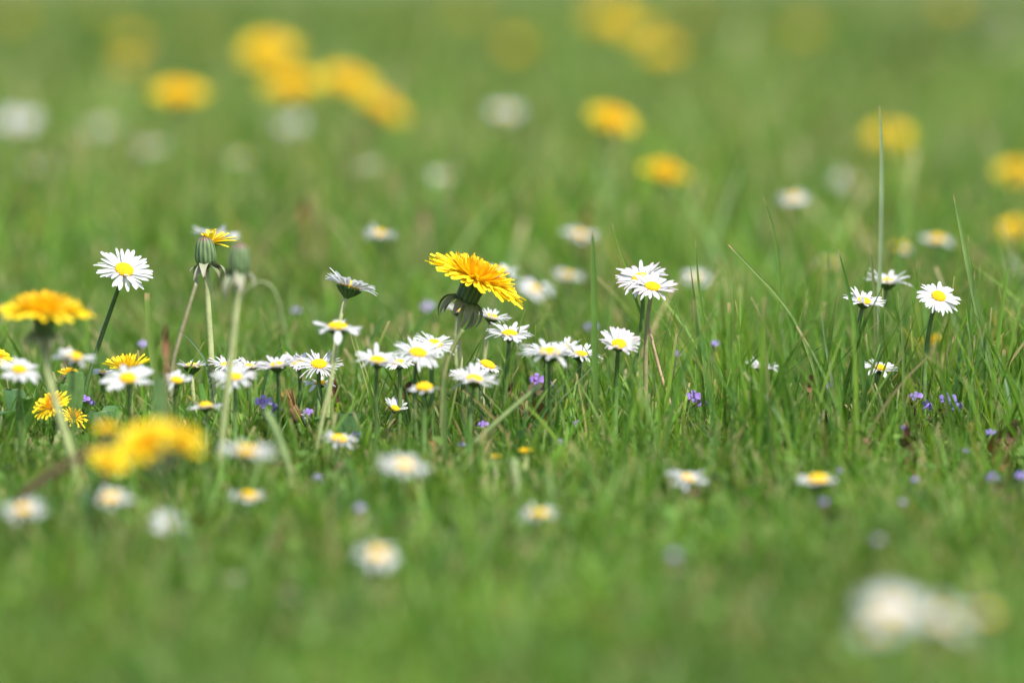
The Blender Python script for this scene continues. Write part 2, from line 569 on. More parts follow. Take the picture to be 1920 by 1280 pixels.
def dandelion(label, x, y, r, wpx, a=6, b=0, n=120, sharp=False, stem="pale", bx=None, lift=0, up=0.0, by=0.0, half=None):
    pos = at(x, y, r)
    Rr = wpx * r * PX / 2 * (1.2 if 1.4 < r < 3 else 1.0)
    if 1.4 < r < 3:
        a, up = a + 8, up + 10
    bx = x if bx is None else bx
    base = Vector((pos.x + (bx - x) * PX * r, pos.y + by + random.uniform(-.006, .006), 0))
    rt = root("dandelion", base, label, "dandelion", "dandelions in the meadow")
    HEADS.append((pos.x, pos.y, pos.z - Rr * (.2 if r > .86 else .9), Rr * 1.05))
    loc = pos - base
    Hm, nrm = head_matrix(loc, a, b, random.uniform(0, 6.28))
    hd, Hm = head_of(rt, Hm)
    cr = Rr * 0.275
    obj("involucre", CUP, hd, Hm @ Matrix.Translation((0, 0, -0.02 * Rr)) @ Matrix.Diagonal((cr, cr, cr * 1.5, 1)))
    for k in range(11 if r < 1.3 else 0):
        M = Hm @ Matrix.Rotation(k * 0.571 + random.uniform(-.15, .15), 4, 'Z') @ Matrix.Translation((cr * 0.55, 0, -cr * 1.35)) @ Matrix.Scale(cr * random.uniform(1.2, 1.9), 4)
        obj("bract", BRACT[k % 3], hd, M)
    tip = base + loc - nrm * cr * 1.4
    stem_part(rt, base, tip, nrm, 0.0009 if sharp else 0.00125, stem)
    mb, mc = MB(), MB()
    for k in range(n):
        f = (k + 0.5) / n
        az = k * 2.39996 + random.uniform(-.15, .15)
        if half and f > 0.3 and random.random() < half:
            continue
        el = 74 * (1 - f) ** 1.9 - 1 + random.uniform(-5, 5) + up * (1 - 0.4 * f)
        Lp = Rr * (0.34 + 0.38 * f) * (0.92 if sharp and random.random() < .4 else 1.0) * random.uniform(0.88, 1.06)
        Wp = Rr * (0.105 if sharp else 0.135) * random.uniform(0.85, 1.15) * (0.55 + 0.45 * f)
        M = Hm @ Matrix.Rotation(az, 4, 'Z') @ Matrix.Translation((Rr * (0.03 + 0.27 * math.sqrt(f)), 0, Rr * 0.05)) @ \
            Matrix.Rotation(-R(el), 4, 'Y') @ Matrix.Rotation(random.uniform(-.35, .35), 4, 'X') @ Matrix.Diagonal((Lp * (0.97 if f > 0.5 else 1), Wp, Lp, 1))
        vs, fs, cs, me = FLO[min(9, int(f * 10))]
        if f < 0.28:
            mc.add(vs, fs, cs, M)
        elif sharp:
            obj("floret", me, hd, M)
        else:
            mb.add(vs, fs, cs, M)
    obj("flower_centre", mc.mesh("flower_centre", M_YELLOW), hd)
    if not sharp:
        obj("corolla", mb.mesh("corolla", M_YELLOW), hd)
    return rt

def bud_mesh():
    mb = MB()
    prof, cols = [], []
    for i in range(12):
        t = i / 11
        rr = [0.3, 0.72, 0.9, 0.98, 1.0, 0.99, 0.96, 0.92, 0.86, 0.78, 0.6, 0.1][i]
        prof.append((rr, -1.55 + 3.1 * t))
        cols.append(lerp((0.09, 0.15, 0.055), (0.12, 0.17, 0.07), t) if i < 10 else (0.16, 0.11, 0.08))
    lathe(mb, prof, cols, 78, 0.045, nr=13)
    return mb.mesh("bud", M_GREEN)
BUD = bud_mesh()

def closed_dandelion(label, x, y, r, wpx, bx, florets=False, b=0, bracts=13):
    pos = at(x, y, r)
    q = wpx * r * PX / 2
    base = Vector((pos.x + (bx - x) * PX * r, pos.y, 0))
    rt = root("closed_dandelion", base, label, "dandelion", "closed dandelion heads")
    loc = pos - base
    Hm, nrm = head_matrix(loc, 4, b, 0.4)
    hd, Hm = head_of(rt, Hm)
    obj("bud", BUD, hd, Hm @ Matrix.Scale(q, 4))
    for k in range(bracts):
        M = Hm @ Matrix.Rotation(k * 2 * math.pi / bracts + random.uniform(-.45, .45), 4, 'Z') @ Matrix.Translation((q * 0.55, 0, -q * random.uniform(1.15, 1.5))) @ Matrix.Rotation(random.uniform(-.5, .35), 4, 'Y') @ Matrix.Rotation(random.uniform(-.5, .5), 4, 'X') @ Matrix.Scale(q * random.uniform(1.5, 2.9), 4)
        obj("bract", random.choice(BRACT_PALE + BRACT[:1]), hd, M)
    stem_part(rt, base, base + loc - nrm * q * 1.4, nrm, 0.00115, "pale")
    if florets:
        for az, el, L, wdt in ((185, 62, 1.35, .5), (170, 75, 1.2, .4), (10, 12, 2.9, .42), (-8, 8, 2.5, .4), (20, 35, 1.9, .35), (-30, -8, 1.7, .35),
                               (40, 60, 1.3, .3), (-60, 70, 1.4, .26), (90, 70, 1.4, .22), (-20, 55, 1.6, .4), (0, 72, 1.5, .3), (200, 70, 1.2, .35), (15, 24, 2.3, .36), (60, 40, 1.5, .3), (-45, 30, 1.6, .3), (150, 55, 1.25, .3), (-100, 66, 1.3, .3)):
            M = Hm @ Matrix.Translation((q * 0.55, 0, q * 0.75)) @ Matrix.Rotation(R(az), 4, 'Z') @ Matrix.Translation((q * .1, 0, 0)) @ Matrix.Rotation(-R(el), 4, 'Y') @ Matrix.Diagonal((q * L, q * wdt * 1.5, q * L, 1))
            obj("floret", FLO[random.choice((5, 6, 7))][3], hd, M)
    return rt

# ------------------------------------------------------------------ small plants
def leaf_blob(mb, M, c, scal=0.06, n=18):
    """rounded scalloped leaf lying in its local xy plane, stalk end at the origin"""
    vs = [(0, 0.5, -0.06)]
    for k in range(n):
        a = 2 * math.pi * k / n
        q = 0.5 * (1 + scal * math.cos(a * n / 2))
        vs.append((q * math.sin(a) * 0.95, 0.5 - q * math.cos(a), 0.05 * math.cos(2 * a)))
    fs = [(0, 1 + k, 1 + (k + 1) % n) for k in range(n)]
    mb.add(vs, fs, c, M)

def ground_ivy(label, x, y, r, spx=26, leaves=3, nf=1, brown=0.5, face=0, pale=0.0):
    if r < 0.97 or r > 1.03:
        spx, pale = spx * 0.78, min(0.8, pale + 0.14)
    pos = at(x, y, r)
    s = spx * r * PX
    base = Vector((pos.x + random.uniform(-.004, .004), pos.y + random.uniform(-.003, .006), 0))
    rt = root("ground_ivy", base, label, "purple flower", "small purple flowers low in the grass")
    HEADS.append((pos.x, pos.y, pos.z - s * .3, s * .55))
    top = pos - base
    mb = MB()
    tube(mb, bez(Vector((0, 0, 0)), Vector((0, 0, top.z * .4)), top * 0.7, top + Vector((0, 0.001, -s * .1)), 8), [0.0006] * 8, (0.16, 0.09, 0.05), (0.13, 0.12, 0.05), 6)
    obj("stem", mb.mesh("stem", M_STEM), rt)
    for k in range(leaves):
        t = random.uniform(0.35, 0.85)
        c = lerp((0.07, 0.14, 0.03), (0.15, 0.06, 0.045), min(1, brown * random.uniform(.5, 1.4)))
        lm = MB()
        leaf_blob(lm, Matrix.Scale(random.uniform(.7, 1.15) * 0.008, 4), c)
        obj("leaf", lm.mesh("leaf", M_LEAF), rt, Matrix.Translation(top * t) @ Matrix.Rotation(random.uniform(0, 6.28), 4, 'Z') @ Matrix.Rotation(random.uniform(-.3, .9), 4, 'X'))
    for k in range(nf):
        fm = MB()
        c = lerp(lerp((0.24, 0.18, 0.52), (0.30, 0.16, 0.48), random.random()), (0.36, 0.35, 0.46), pale)
        dk = tuple(v * 0.75 for v in c)
        lathe(fm, [(0.08, 0), (0.1, 0.35), (0.17, 0.6), (0.22, 0.72)], [dk, dk, c, c], 10)
        for az, ln, wd in ((0, .62, .55), (75, .4, .36), (-75, .4, .36), (160, .36, .32), (-160, .36, .32)):
            vs, fs, cs = ribbon([(0.12, 0, .66), (0.12 + ln * .45, 0, .78), (0.12 + ln * .8, 0, .74), (0.12 + ln, 0, .64)], [wd * .5, wd * .95, wd, wd * .6],
                                Vector((0, 1, 0)), Vector((0, 0, 1)), [c, c, c, lerp(c, (0.5, 0.4, .8), .4)], 0.08)
            fm.add(vs, fs, cs, Matrix.Rotation(R(az), 4, 'Z'))
        tilt = Matrix.Rotation(R(face + random.uniform(-30, 30) + k * 120), 4, 'Z') @ Matrix.Rotation(R(random.uniform(35, 75)), 4, 'X')
        obj("flower", fm.mesh("flower", M_PURPLE), rt, Matrix.Translation(top + Vector((k * s * .45, 0, -k * s * .5 - s * .3))) @ tilt @ Matrix.Scale(s * .8, 4))
    return rt

def weed(label, leaves):
    """broad leaved weed: leaves = [(tip x, tip y, r, width px, base dx px, colour)]"""
    x, y, r = leaves[0][:3]
    p0 = at(x, y, r)
    base = Vector((p0.x + leaves[0][4] * PX * r, p0.y, 0))
    rt = root("leafy_weed", base, label, "weed", "broad leaved weeds in the grass")
    for (x, y, r, wp, dx, c) in leaves:
        tip = at(x, y, r) - base
        pts = bez(Vector((0, 0, 0.0)), Vector((tip.x * .2, tip.y * .1, tip.z * .7)), Vector((tip.x * .6, tip.y * .6, tip.z * 1.12)), tip, 10)
        wd = wp * r * PX
        prof = [.12, .16, .3, .6, .85, .98, 1, .9, .65, .15]
        vs, fs, cs = ribbon(pts, [wd * q for q in prof], Vector((1, 0.25, 0)).normalized(), Vector((-0.25, 1, 0)).normalized(), [c] * 10, 0.14)
        mb = MB()
        mb.add(vs, fs, cs)
        obj("leaf", mb.mesh("leaf", M_LEAF), rt)
    return rt

def blade(label, pts, r, wpx, c=(0.08, 0.17, 0.03), tip=None, name="grass_blade", cat="grass blade", fold=0.25, group="grass blades standing out of the turf", turn=0.0, mat=None, foot=0.75):
    """one grass blade through the photo pixels pts (tip first), rooted in the soil"""
    P = [at(x, y, r if not isinstance(r, tuple) else r[0] + (r[1] - r[0]) * i / (len(pts) - 1)) for i, (x, y) in enumerate(pts)]
    last, prev = P[-1], P[-2]
    if last.z > 0.001:
        d = (last - prev).normalized()
        k = last.z / max(0.3, -d.z)
        P.append(Vector((last.x + d.x * k * .6, last.y, -0.001)))
    P = P[::-1]
    # resample with Catmull-Rom
    out = []
    n = len(P)
    for i in range(n - 1):
        p0, p1, p2, p3 = P[max(i - 1, 0)], P[i], P[i + 1], P[min(i + 2, n - 1)]
        for j in range(5):
            t = j / 5
            out.append(0.5 * ((2 * p1) + (p2 - p0) * t + (2 * p0 - 5 * p1 + 4 * p2 - p3) * t * t + (3 * p1 - p0 - 3 * p2 + p3) * t ** 3))
    out.append(P[-1])
    base = out[0].copy()
    rr = r if not isinstance(r, tuple) else r[0]
    wd = wpx * rr * PX
    m = len(out)
    wid = [wd * (foot + (1 - foot) * min(1, max(0, (2.6 * i / m - (0.75 - foot) * 2.2)))) * ((1 - 0.9 * (i / (m - 1)) ** 3.5) if not tip else 1 - .25 * (i / (m - 1)) ** 5) for i in range(m)]
    cols = [lerp(lerp(c, (0.26, 0.28, 0.1), max(0, .5 - 2 * i / m)), (0.42, 0.3, 0.16), 0 if i < m - (2 if not tip else 2) else .8) for i in range(m)]
    side = Vector((math.cos(turn), math.sin(turn), 0))
    up = Vector((-math.sin(turn), math.cos(turn), 0))
    vs, fs, cs = ribbon([p - base for p in out], wid, side, -up, cols, fold)
    mb = MB()
    mb.add(vs, fs, cs)
    o = obj(name, mb.mesh(name, mat or M_GRASS))
    o.location = base
    return tag(o, label, cat, group)

def stalk(label, pts, r, wpx, c0, c1, name="bare_stalk", cat="stalk", mat=None, ground_end=True):
    P = [at(x, y, r) for x, y in pts]
    if ground_end and P[-1].z > 0.001:
        P.append(Vector((P[-1].x + (P[-1].x - P[-2].x) * .4, P[-1].y, -0.001)))
    P = P[::-1]
    out = []
    n = len(P)
    for i in range(n - 1):
        p0, p1, p2, p3 = P[max(i - 1, 0)], P[i], P[i + 1], P[min(i + 2, n - 1)]
        for j in range(5):
            t = j / 5
            out.append(0.5 * ((2 * p1) + (p2 - p0) * t + (2 * p0 - 5 * p1 + 4 * p2 - p3) * t * t + (3 * p1 - p0 - 3 * p2 + p3) * t ** 3))
    out.append(P[-1])
    base = out[0].copy()
    mb = MB()
    rad = wpx * r * PX / 2
    tube(mb, [p - base for p in out], [rad * (1.1 - .3 * i / len(out)) for i in range(len(out))], c0, c1)
    o = obj(name, mb.mesh(name, mat or M_STEM))
    o.location = base
    return tag(o, label, cat, "bare stalks and twigs")



# ------------------------------------------------------------------ daisies near the plane of focus
S = dict(sharp=True)
daisy("tall daisy turned wide open towards the camera on a dark leaning stem", 232, 509, 1.0, 106, a=36, b=20, cup=4, n=36, pink=0, stem="dark", bx=140, **S)
daisy("tall daisy seen from below with a dark green cone under its petals", 654, 541, 1.0, 108, a=-9, b=17, cup=17, n=36, pink=0, stem="pale", bx=612, disc=.36, **S)
daisy("slightly soft flat daisy in front of the stem of the daisy seen from below", 633, 617, .95, 98, a=4, b=3, cup=6, n=20, pw=1.0, stem="pale", bx=588, disc=.34)
daisy("ragged thin petalled daisy just right of the pinkish soft one", 598, 686, 1.0, 90, a=24, b=2, cup=6, n=46, pw=.62, pink=.3, stem="green", gap=[(250, 14)], **S)
daisy("pinkish soft daisy with a dull yellow centre above the purple flowers", 520, 688, .97, 82, a=5, b=-4, cup=12, n=34, pink=.4, stem="dark")
daisy("small low daisy tucked under the ragged thin petalled daisy", 600, 720, 1.02, 62, a=8, b=0, cup=6, n=16, pink=0, stem="green", **S)
daisy("soft daisy overlapped on its right by a larger white daisy", 708, 679, .955, 92, a=9, b=5, cup=10, n=30, pink=0, stem="dark")
daisy("full white daisy with many petals overlapping two others behind the two thin pale grass awns", 783, 665, .965, 100, a=19, b=9, cup=8, n=46, pw=.8, pink=0, stem="dark")
daisy("daisy whose orange centre peeps over the back of the full white daisy", 814, 648, .978, 88, a=20, b=8, cup=5, n=40, pw=.7, pink=0, stem="green", **S)
daisy("soft flat white daisy below the small nearly petalless orange daisy", 889, 714, .95, 94, a=10, b=9, cup=5, n=32, pink=0, stem="green", bx=884)
daisy("small daisy with a bulging orange centre and short sparse petals", 913, 687, 1.0, 56, a=12, b=22, cup=0, n=22, pw=1.1, pink=.1, disc=.5, stem="pale", **S)
daisy("daisy right under the drooping edge of the big sharp dandelion", 955, 629, .985, 88, a=9, b=3, cup=9, n=30, pw=1.1, pink=.05, stem="green", bx=940, **S)
daisy("daisy half hidden behind the bracts of the big sharp dandelion", 921, 597, 1.02, 72, a=8, b=14, cup=9, n=36, pw=.7, pink=.2, stem="pale", bx=905, **S)
daisy("pink tipped daisy showing only thin petals left of the dandelion stem", 858, 584, 1.04, 62, a=6, b=6, cup=24, n=36, pw=.5, pink=.7, stem="pale", **S)
daisy("wide soft daisy at the front of the cluster right of centre", 1031, 666, .95, 116, a=4, b=2, cup=6, n=32, pink=0, stem="dark", bx=1036)
daisy("sharp daisy rising behind the wide soft daisy of the cluster", 1022, 660, 1.0, 84, a=9, b=-3, cup=14, n=36, pw=.7, pink=0, stem="green", **S)
daisy("sharp daisy at the right end of the cluster right of centre", 1088, 668, 1.0, 82, a=7, b=4, cup=12, n=34, pw=.85, pink=.05, stem="green", bx=1078, **S)
daisy("tall pink tinged daisy at the back of the pair that share one dense head", 1202, 525, 1.006, 98, a=25, b=-8, cup=9, n=34, pink=.45, stem="green", bx=1170, **S)
daisy("tall pink tinged daisy at the front of the pair that share one dense head", 1223, 541, .996, 92, a=22, b=10, cup=8, n=30, pink=.6, stem="tan", bx=1214, **S)
daisy("small pinkish daisy with upright petals shaped like a cup", 1160, 648, .985, 84, a=33, b=4, cup=27, n=26, pw=1.1, pink=.6, stem="green", bx=1155, **S)
daisy("daisy crossed by a dark grass blade near the leaning seed stalk", 1619, 568, 1.0, 82, a=12, b=12, cup=8, n=28, pink=0, stem="green", bx=1600, **S)
daisy("slightly soft daisy with raised petals behind the one crossed by a grass blade", 1663, 532, 1.045, 90, a=2, b=5, cup=17, n=28, pink=0, stem="green", bx=1650)
daisy("fully open white daisy facing the camera next to the sheathed grass stalk", 1759, 558, 1.0, 84, a=38, b=17, cup=2, n=34, pw=1.1, pink=0, stem="green", bx=1735, **S)
daisy("low daisy looking through the grass blades below the fully open white one", 1650, 692, 1.0, 70, a=12, b=10, cup=5, n=16, pink=0, stem="green", **S)
daisy("low daisy mostly hidden by upright grass blades in the middle of the tall grass", 1428, 691, 1.03, 66, a=4, b=5, cup=9, n=26, pink=0, stem="green", **S)
daisy("small daisy tilted sideways with petals on one side over a pale slanting stem", 740, 767, 1.0, 54, a=20, b=20, cup=30, n=24, pw=.9, pink=.05, stem="pale", bx=708, gap=[(330, 70)], **S)
daisy("white daisy behind the closed dandelion with yellow petals", 404, 446, 1.09, 96, a=-2, b=10, cup=14, n=34, pink=0, stem="green")
daisy("soft few petalled daisy in front of the shaggy yellow dandelion", 240, 712, .93, 98, a=26, b=0, cup=3, n=15, pw=.95, pink=0, stem="green", disc=.3, gap=[(95, 25)])
daisy("soft daisy at the left edge in front of the cut off dandelion", 36, 695, .93, 82, a=24, b=5, cup=5, n=18, pw=1.0, pink=0, stem="green")
daisy("soft flat daisy beside the stem of the big blurred dandelion", 138, 673, .915, 84, a=5, b=4, cup=4, n=18, pink=0, stem="green", disc=.36)
daisy("soft small daisy between the shaggy dandelion and the stem of the closed dandelion", 331, 715, .95, 58, a=16, b=8, cup=8, n=22, pink=.3, stem="dark", disc=.38, gap=[(160, 45)])
daisy("small sharp daisy in side view with upright white petals and green cup", 360, 690, 1.0, 62, a=-6, b=0, cup=26, n=30, pw=.8, pink=.1, stem="pale", bx=372, disc=.42, **S)
daisy("soft daisy crossed by the stem of the blurred closed dandelion", 440, 710, .945, 84, a=16, b=0, cup=8, n=34, pink=.1, stem="green")
daisy("pink edged daisy at the back behind the two stems of the closed dandelions", 425, 688, 1.0, 74, a=8, b=2, cup=20, n=36, pw=.7, pink=.6, stem="green", **S)
daisy("flat soft daisy low between the two stems of the closed dandelions", 386, 763, .945, 70, a=2, b=-2, cup=2, n=18, pink=0, stem="green", disc=.34)
daisy("soft low daisy just in front of the broad grey green leaf", 635, 826, .93, 74, a=8, b=8, cup=4, n=26, pink=0, stem="green", disc=.38)
daisy("faded daisy with a round yellow centre and hardly any petals", 795, 729, .94, 58, a=12, b=0, cup=-8, n=9, pw=.7, pink=0, stem="green", disc=.5)
daisy("small faint daisy behind the stems of the paired pink daisies", 1202, 710, 1.09, 50, a=8, b=0, cup=12, n=20, pink=0, stem="green", disc=.4)

daisy("third daisy squeezed between the wide soft daisy and the right end of the cluster", 1062, 655, 1.02, 70, a=8, b=0, cup=12, n=30, pw=.8, pink=0, stem="green", **S)
daisy("half hidden daisy between the full white daisy and the soft overlapped one", 748, 683, 1.0, 74, a=9, b=-4, cup=10, n=30, pw=.8, pink=.1, stem="green", **S)
daisy("half hidden daisy between the ragged daisy and the pinkish soft one", 560, 684, 1.01, 76, a=8, b=-6, cup=14, n=34, pw=.7, pink=.5, stem="green", **S)
daisy("half hidden daisy behind the soft flat daisy under the petalless orange one", 868, 706, 1.0, 58, a=10, b=0, cup=14, n=28, pw=.8, pink=0, stem="green", **S)
daisy("small daisy behind the stem of the blurred closed dandelion towards the pinkish soft one", 468, 690, 1.01, 66, a=6, b=4, cup=16, n=30, pw=.8, pink=.3, stem="green", **S)
daisy("low daisy peeping out left of the shaggy dandelion", 192, 700, 1.02, 46, a=8, b=0, cup=12, n=26, pw=.9, pink=0, stem="green", **S)

# nearer than the focus
daisy("blurred white daisy touching the stem of the blurred closed dandelion", 462, 850, .82, 116, a=3, b=2, cup=2, n=34, pink=0, stem="green", bx=410)
daisy("large blurred daisy low in the middle tilted down to the right", 757, 876, .82, 106, a=7, b=13, cup=3, n=34, pink=.1, stem="green", bx=745)
daisy("blurred tilted daisy alone in the green below the paired pink daisies", 1288, 900, .88, 84, a=6, b=19, cup=3, n=34, pink=0, stem="green")
daisy("blurred flat daisy with a broad yellow centre low in the grass right of it", 1533, 903, .87, 82, a=4, b=0, cup=-3, n=26, pink=0, stem="green", disc=.46)
daisy("blurred flat daisy with a deep yellow centre straight below the cluster", 1010, 967, .84, 86, a=6, b=2, cup=0, n=34, pink=0, stem="green", disc=.4)
daisy("blurred dull daisy turned up low in the grass under the middle", 707, 1042, .76, 88, a=22, b=4, cup=0, n=22, pink=0, stem="green", disc=.4)
daisy("blurred daisy just below the orange glow of the near dandelions", 207, 938, .815, 102, a=9, b=-3, cup=3, n=34, pink=0, stem="green")
daisy("blurred daisy cut by the left edge below the brown twig", 43, 958, .80, 92, a=12, b=0, cup=3, n=34, pink=0, stem="green")
daisy("small blurred all white daisy turned away near the near dandelions", 316, 984, .815, 74, a=44, b=14, cup=22, n=44, pink=0, stem="green", disc=.2)
daisy("blurred daisy with an orange centre beside the foot of the blurred closed dandelion", 466, 932, .86, 82, a=7, b=10, cup=-4, n=18, pink=0, stem="dark", disc=.36)
daisy("largest daisy very blurred and whitish in the bottom right", 1672, 1150, .615, 160, a=9, b=6, cup=6, n=26, pink=.1, stem="green", bx=1690, disc=.27)
daisy("very blurred daisy tucked under the lower left of the largest daisy", 1646, 1180, .605, 100, a=9, b=-8, cup=6, n=20, pink=.1, stem="green", disc=.28)
daisy("very blurred daisy overlapping the largest daisy from the right", 1766, 1162, .62, 128, a=9, b=6, cup=6, n=22, pink=.1, stem="green", disc=.26)
daisy("very blurred small yellowish daisy bud beside the largest daisy", 1850, 1156, .63, 52, a=20, b=0, cup=50, n=12, pink=0, stem="pale", disc=.6)
daisy("faint small white daisy blurred in the lower left grass", 437, 1086, .76, 34, a=10, b=0, cup=20, n=18, pink=0, stem="green", bx=444)
daisy("fainter grey daisy blurred right of the faint small white daisy", 546, 1118, .73, 36, a=4, b=0, cup=10, n=12, pink=0, stem="green")

# beyond the focus
daisy("small blurred daisy alone above the daisy seen from below", 712, 440, 1.2, 70, a=6, b=0, cup=3, n=32, pink=0)
daisy("blurred daisy peeping out behind the top of the big sharp dandelion", 940, 509, 1.1, 66, a=6, b=10, cup=5, n=30, pink=0)
daisy("blurred round daisy right of the big sharp dandelion", 1003, 543, 1.2, 74, a=26, b=6, cup=5, n=30, pink=0, disc=.26)
daisy("blurred daisy left of the thick upright grass blade", 1064, 518, 1.24, 62, a=7, b=6, cup=4, n=30, pink=0, disc=.36)
daisy("blurred daisy behind the tip of the thick upright grass blade", 1086, 443, 1.28, 74, a=8, b=8, cup=8, n=28, pink=.2)
daisy("blurred daisy right of the paired pink daisies", 1305, 523, 1.24, 64, a=16, b=0, cup=8, n=30, pink=0)
daisy("blurred bright daisy high up left of the tall single grass blade", 1487, 372, 1.32, 66, a=15, b=-6, cup=3, n=30, pink=0)
daisy("blurred daisy with a yellow rim left of the sheathed grass stalk", 1757, 451, 1.26, 66, a=9, b=4, cup=0, n=26, pink=0, disc=.42)
daisy("blurred yellowish daisy between the tall single blade and the yellow rimmed daisy", 1686, 466, 1.3, 52, a=6, b=0, cup=0, n=16, pink=0, disc=.55)
daisy("blurred bluish white daisy at the right edge above the fully open white one", 1907, 505, 1.4, 62, a=20, b=0, cup=8, n=26, pink=0, disc=.2)
daisy("faint blurred cream daisy left of the tall single grass blade", 1552, 498, 1.36, 48, a=6, b=0, cup=10, n=14, pink=0, disc=.5)
daisy("pale blurred daisy high in the middle standing all alone", 947, 214, 1.85, 70, a=18, b=6, cup=6, n=30, pink=0, disc=.28)
daisy("pale blurred daisy high at the left edge", 34, 236, 1.95, 92, a=24, b=-6, cup=8, n=30, pink=0, disc=.2)
daisy("dim blurred daisy below the left edge one", 72, 316, 1.9, 74, a=12, b=0, cup=8, n=20, pink=0, disc=.3)
daisy("dim grey blurred daisy left of the round far dandelion", 188, 240, 2.1, 68, a=16, b=0, cup=8, n=24, pink=0, disc=.25)
daisy("dim round blurred daisy below the bright high daisy on the right", 1582, 342, 1.75, 62, a=20, b=0, cup=8, n=22, pink=0, disc=.25)
daisy("dim blurred daisy under the row of far dandelions", 545, 236, 2.0, 66, a=10, b=0, cup=8, n=20, pink=0, disc=.25)
daisy("dim blurred daisy under the round far dandelion", 282, 274, 1.9, 62, a=10, b=0, cup=8, n=20, pink=0, disc=.25)
daisy("dim blurred daisy above the small daisy standing alone", 694, 312, 1.7, 50, a=14, b=0, cup=8, n=18, pink=0, disc=.25)
daisy("dim greenish blurred daisy above the big sharp dandelion", 826, 330, 1.65, 52, a=20, b=0, cup=10, n=18, pink=0, disc=.25)
daisy("dim yellowish blurred daisy above the closed dandelions", 457, 300, 1.8, 52, a=14, b=0, cup=8, n=14, pink=0, disc=.4)
daisy("dim blurred daisy at the right edge beside the far dandelion", 1795, 278, 2.2, 46, a=16, b=0, cup=8, n=18, pink=0, disc=.25)
far = "whitish blur of a far off daisy near the top right corner"
for (x, y, r) in ((1812, 18, 6.5), (1850, 40, 6.0), (1890, 22, 6.2), (1905, 58, 5.5), (1835, 72, 5.2), (1700, 14, 7.0), (1880, 84, 4.8)):
    daisy(far, x, y, r, 34, a=25, b=0, cup=8, n=18, pink=0, disc=.25)

# ------------------------------------------------------------------ dandelions
dandelion("big sharp dandelion tilted to the right showing its dark green underside", 890, 528, 1.0, 216, a=5, b=25, n=240, sharp=True, bx=893)
dandelion("big blurred dandelion at the left edge on a pale leaning stem", 84, 590, .9, 196, a=3, b=3, n=150, bx=150)
dandelion("small shaggy dandelion behind the few petalled daisy", 240, 692, 1.0, 108, a=8, b=-6, n=80, sharp=True, up=42)
dandelion("dandelion cut off by the left edge behind the soft daisy", -12, 672, 1.0, 80, a=20, b=16, n=110, up=10)
dandelion("low crooked dandelion crossed by the pale leaning stem", 98, 762, .985, 86, a=32, b=-26, n=120, up=14)
dandelion("ragged half open dandelion right of the pale leaning stem", 138, 782, .99, 64, a=30, b=30, n=80, up=0, half=.25)
dandelion("yellow scrap of a dandelion under the flat daisy beside the pale stem", 128, 700, 1.0, 46, a=10, b=0, n=60, up=20)
dandelion("nearest dandelion glowing orange in a very blurred heap", 278, 838, .77, 132, a=32, b=-18, n=110, up=32, stem="green", bx=318, by=.05)
dandelion("very blurred lemon dandelion on the left of the glowing orange one", 203, 868, .785, 84, a=30, b=24, n=90, up=18, half=.25, stem="green", bx=150, by=.04)
dandelion("very blurred thin yellow dandelion on the right of the glowing orange one", 336, 832, .76, 116, a=26, b=28, n=80, up=34, half=.45, stem="green", bx=368)
dandelion("small very blurred yellow dandelion just above the lemon one", 200, 806, .81, 62, a=6, b=0, n=80, up=10, stem="green", bx=150)
dandelion("tiny yellow dandelion bud low right of the middle", 985, 848, .93, 34, a=10, b=0, n=50, up=35, stem="pale", bx=980)
dandelion("tinier dull yellow dandelion bud left of the other tiny bud", 930, 858, .92, 26, a=10, b=0, n=40, up=40)
dandelion("faint yellow dandelion sunk in the grass under the fully open white daisy", 1742, 642, 1.13, 62, a=8, b=-20, n=90, up=10)
dandelion("round far dandelion standing free on the left", 335, 184, 1.9, 98, a=8, b=2, n=130, up=14)
dandelion("highest bright far dandelion of the row on the left", 505, 106, 2.45, 100, a=18, b=0, n=140, up=16)
dandelion("wide far dandelion in the middle of the row under the highest one", 548, 168, 2.15, 108, a=9, b=-3, n=140, up=10)
dandelion("far dandelion at the peak of the row beside the wide one", 652, 160, 2.15, 96, a=10, b=16, n=140, up=10)
dandelion("far dandelion drooping at the right end of the row", 715, 208, 2.1, 96, a=2, b=30, n=140, up=4)
dandelion("far dandelion tilted right above another in the upper middle", 1146, 231, 1.7, 92, a=10, b=20, n=130, up=6)
dandelion("orange far dandelion low down below the tilted one in the upper middle", 1246, 328, 1.55, 82, a=6, b=12, n=130, up=8)
dandelion("round far dandelion behind the tip of the tall single grass blade", 1667, 264, 2.0, 80, a=22, b=0, n=130, up=16)
dandelion("dim far dandelion directly under the one behind the tall blade", 1662, 326, 2.0, 54, a=16, b=0, n=80)
dandelion("far dandelion cut by the right edge high up", 1908, 330, 1.7, 84, a=14, b=0, n=130, up=8)
dandelion("dim far dandelion cut by the right edge under the brighter one", 1906, 438, 1.5, 82, a=16, b=-10, n=80, up=6)
dandelion("dim far dandelion beside the foot of the tall single grass blade", 1624, 438, 1.6, 50, a=8, b=0, n=70, up=4)
dandelion("dull golden dandelion far off at the top middle beside two others", 1138, 36, 3.9, 86, a=22, b=0, n=120, up=14)
dandelion("dull golden dandelion far off just below and right of it", 1192, 58, 3.6, 72, a=22, b=0, n=120, up=14)
dandelion("lowest dull golden dandelion far off of the three at the top middle", 1242, 98, 3.2, 74, a=22, b=0, n=120, up=14)
dandelion("lone dull tan dandelion far off above the pale daisy", 970, 88, 4.0, 56, a=20, b=0, n=120, up=14)
dandelion("lone dull dandelion far off above the bright high daisy", 1508, 60, 4.4, 50, a=22, b=0, n=120, up=14)
dandelion("dull dandelion far off touching the top edge on the right", 1782, 8, 5.2, 46, a=22, b=0, n=120, up=14)
dandelion("dull yellow dandelion far off above the round far one", 248, 82, 3.8, 56, a=20, b=0, n=120, up=14)
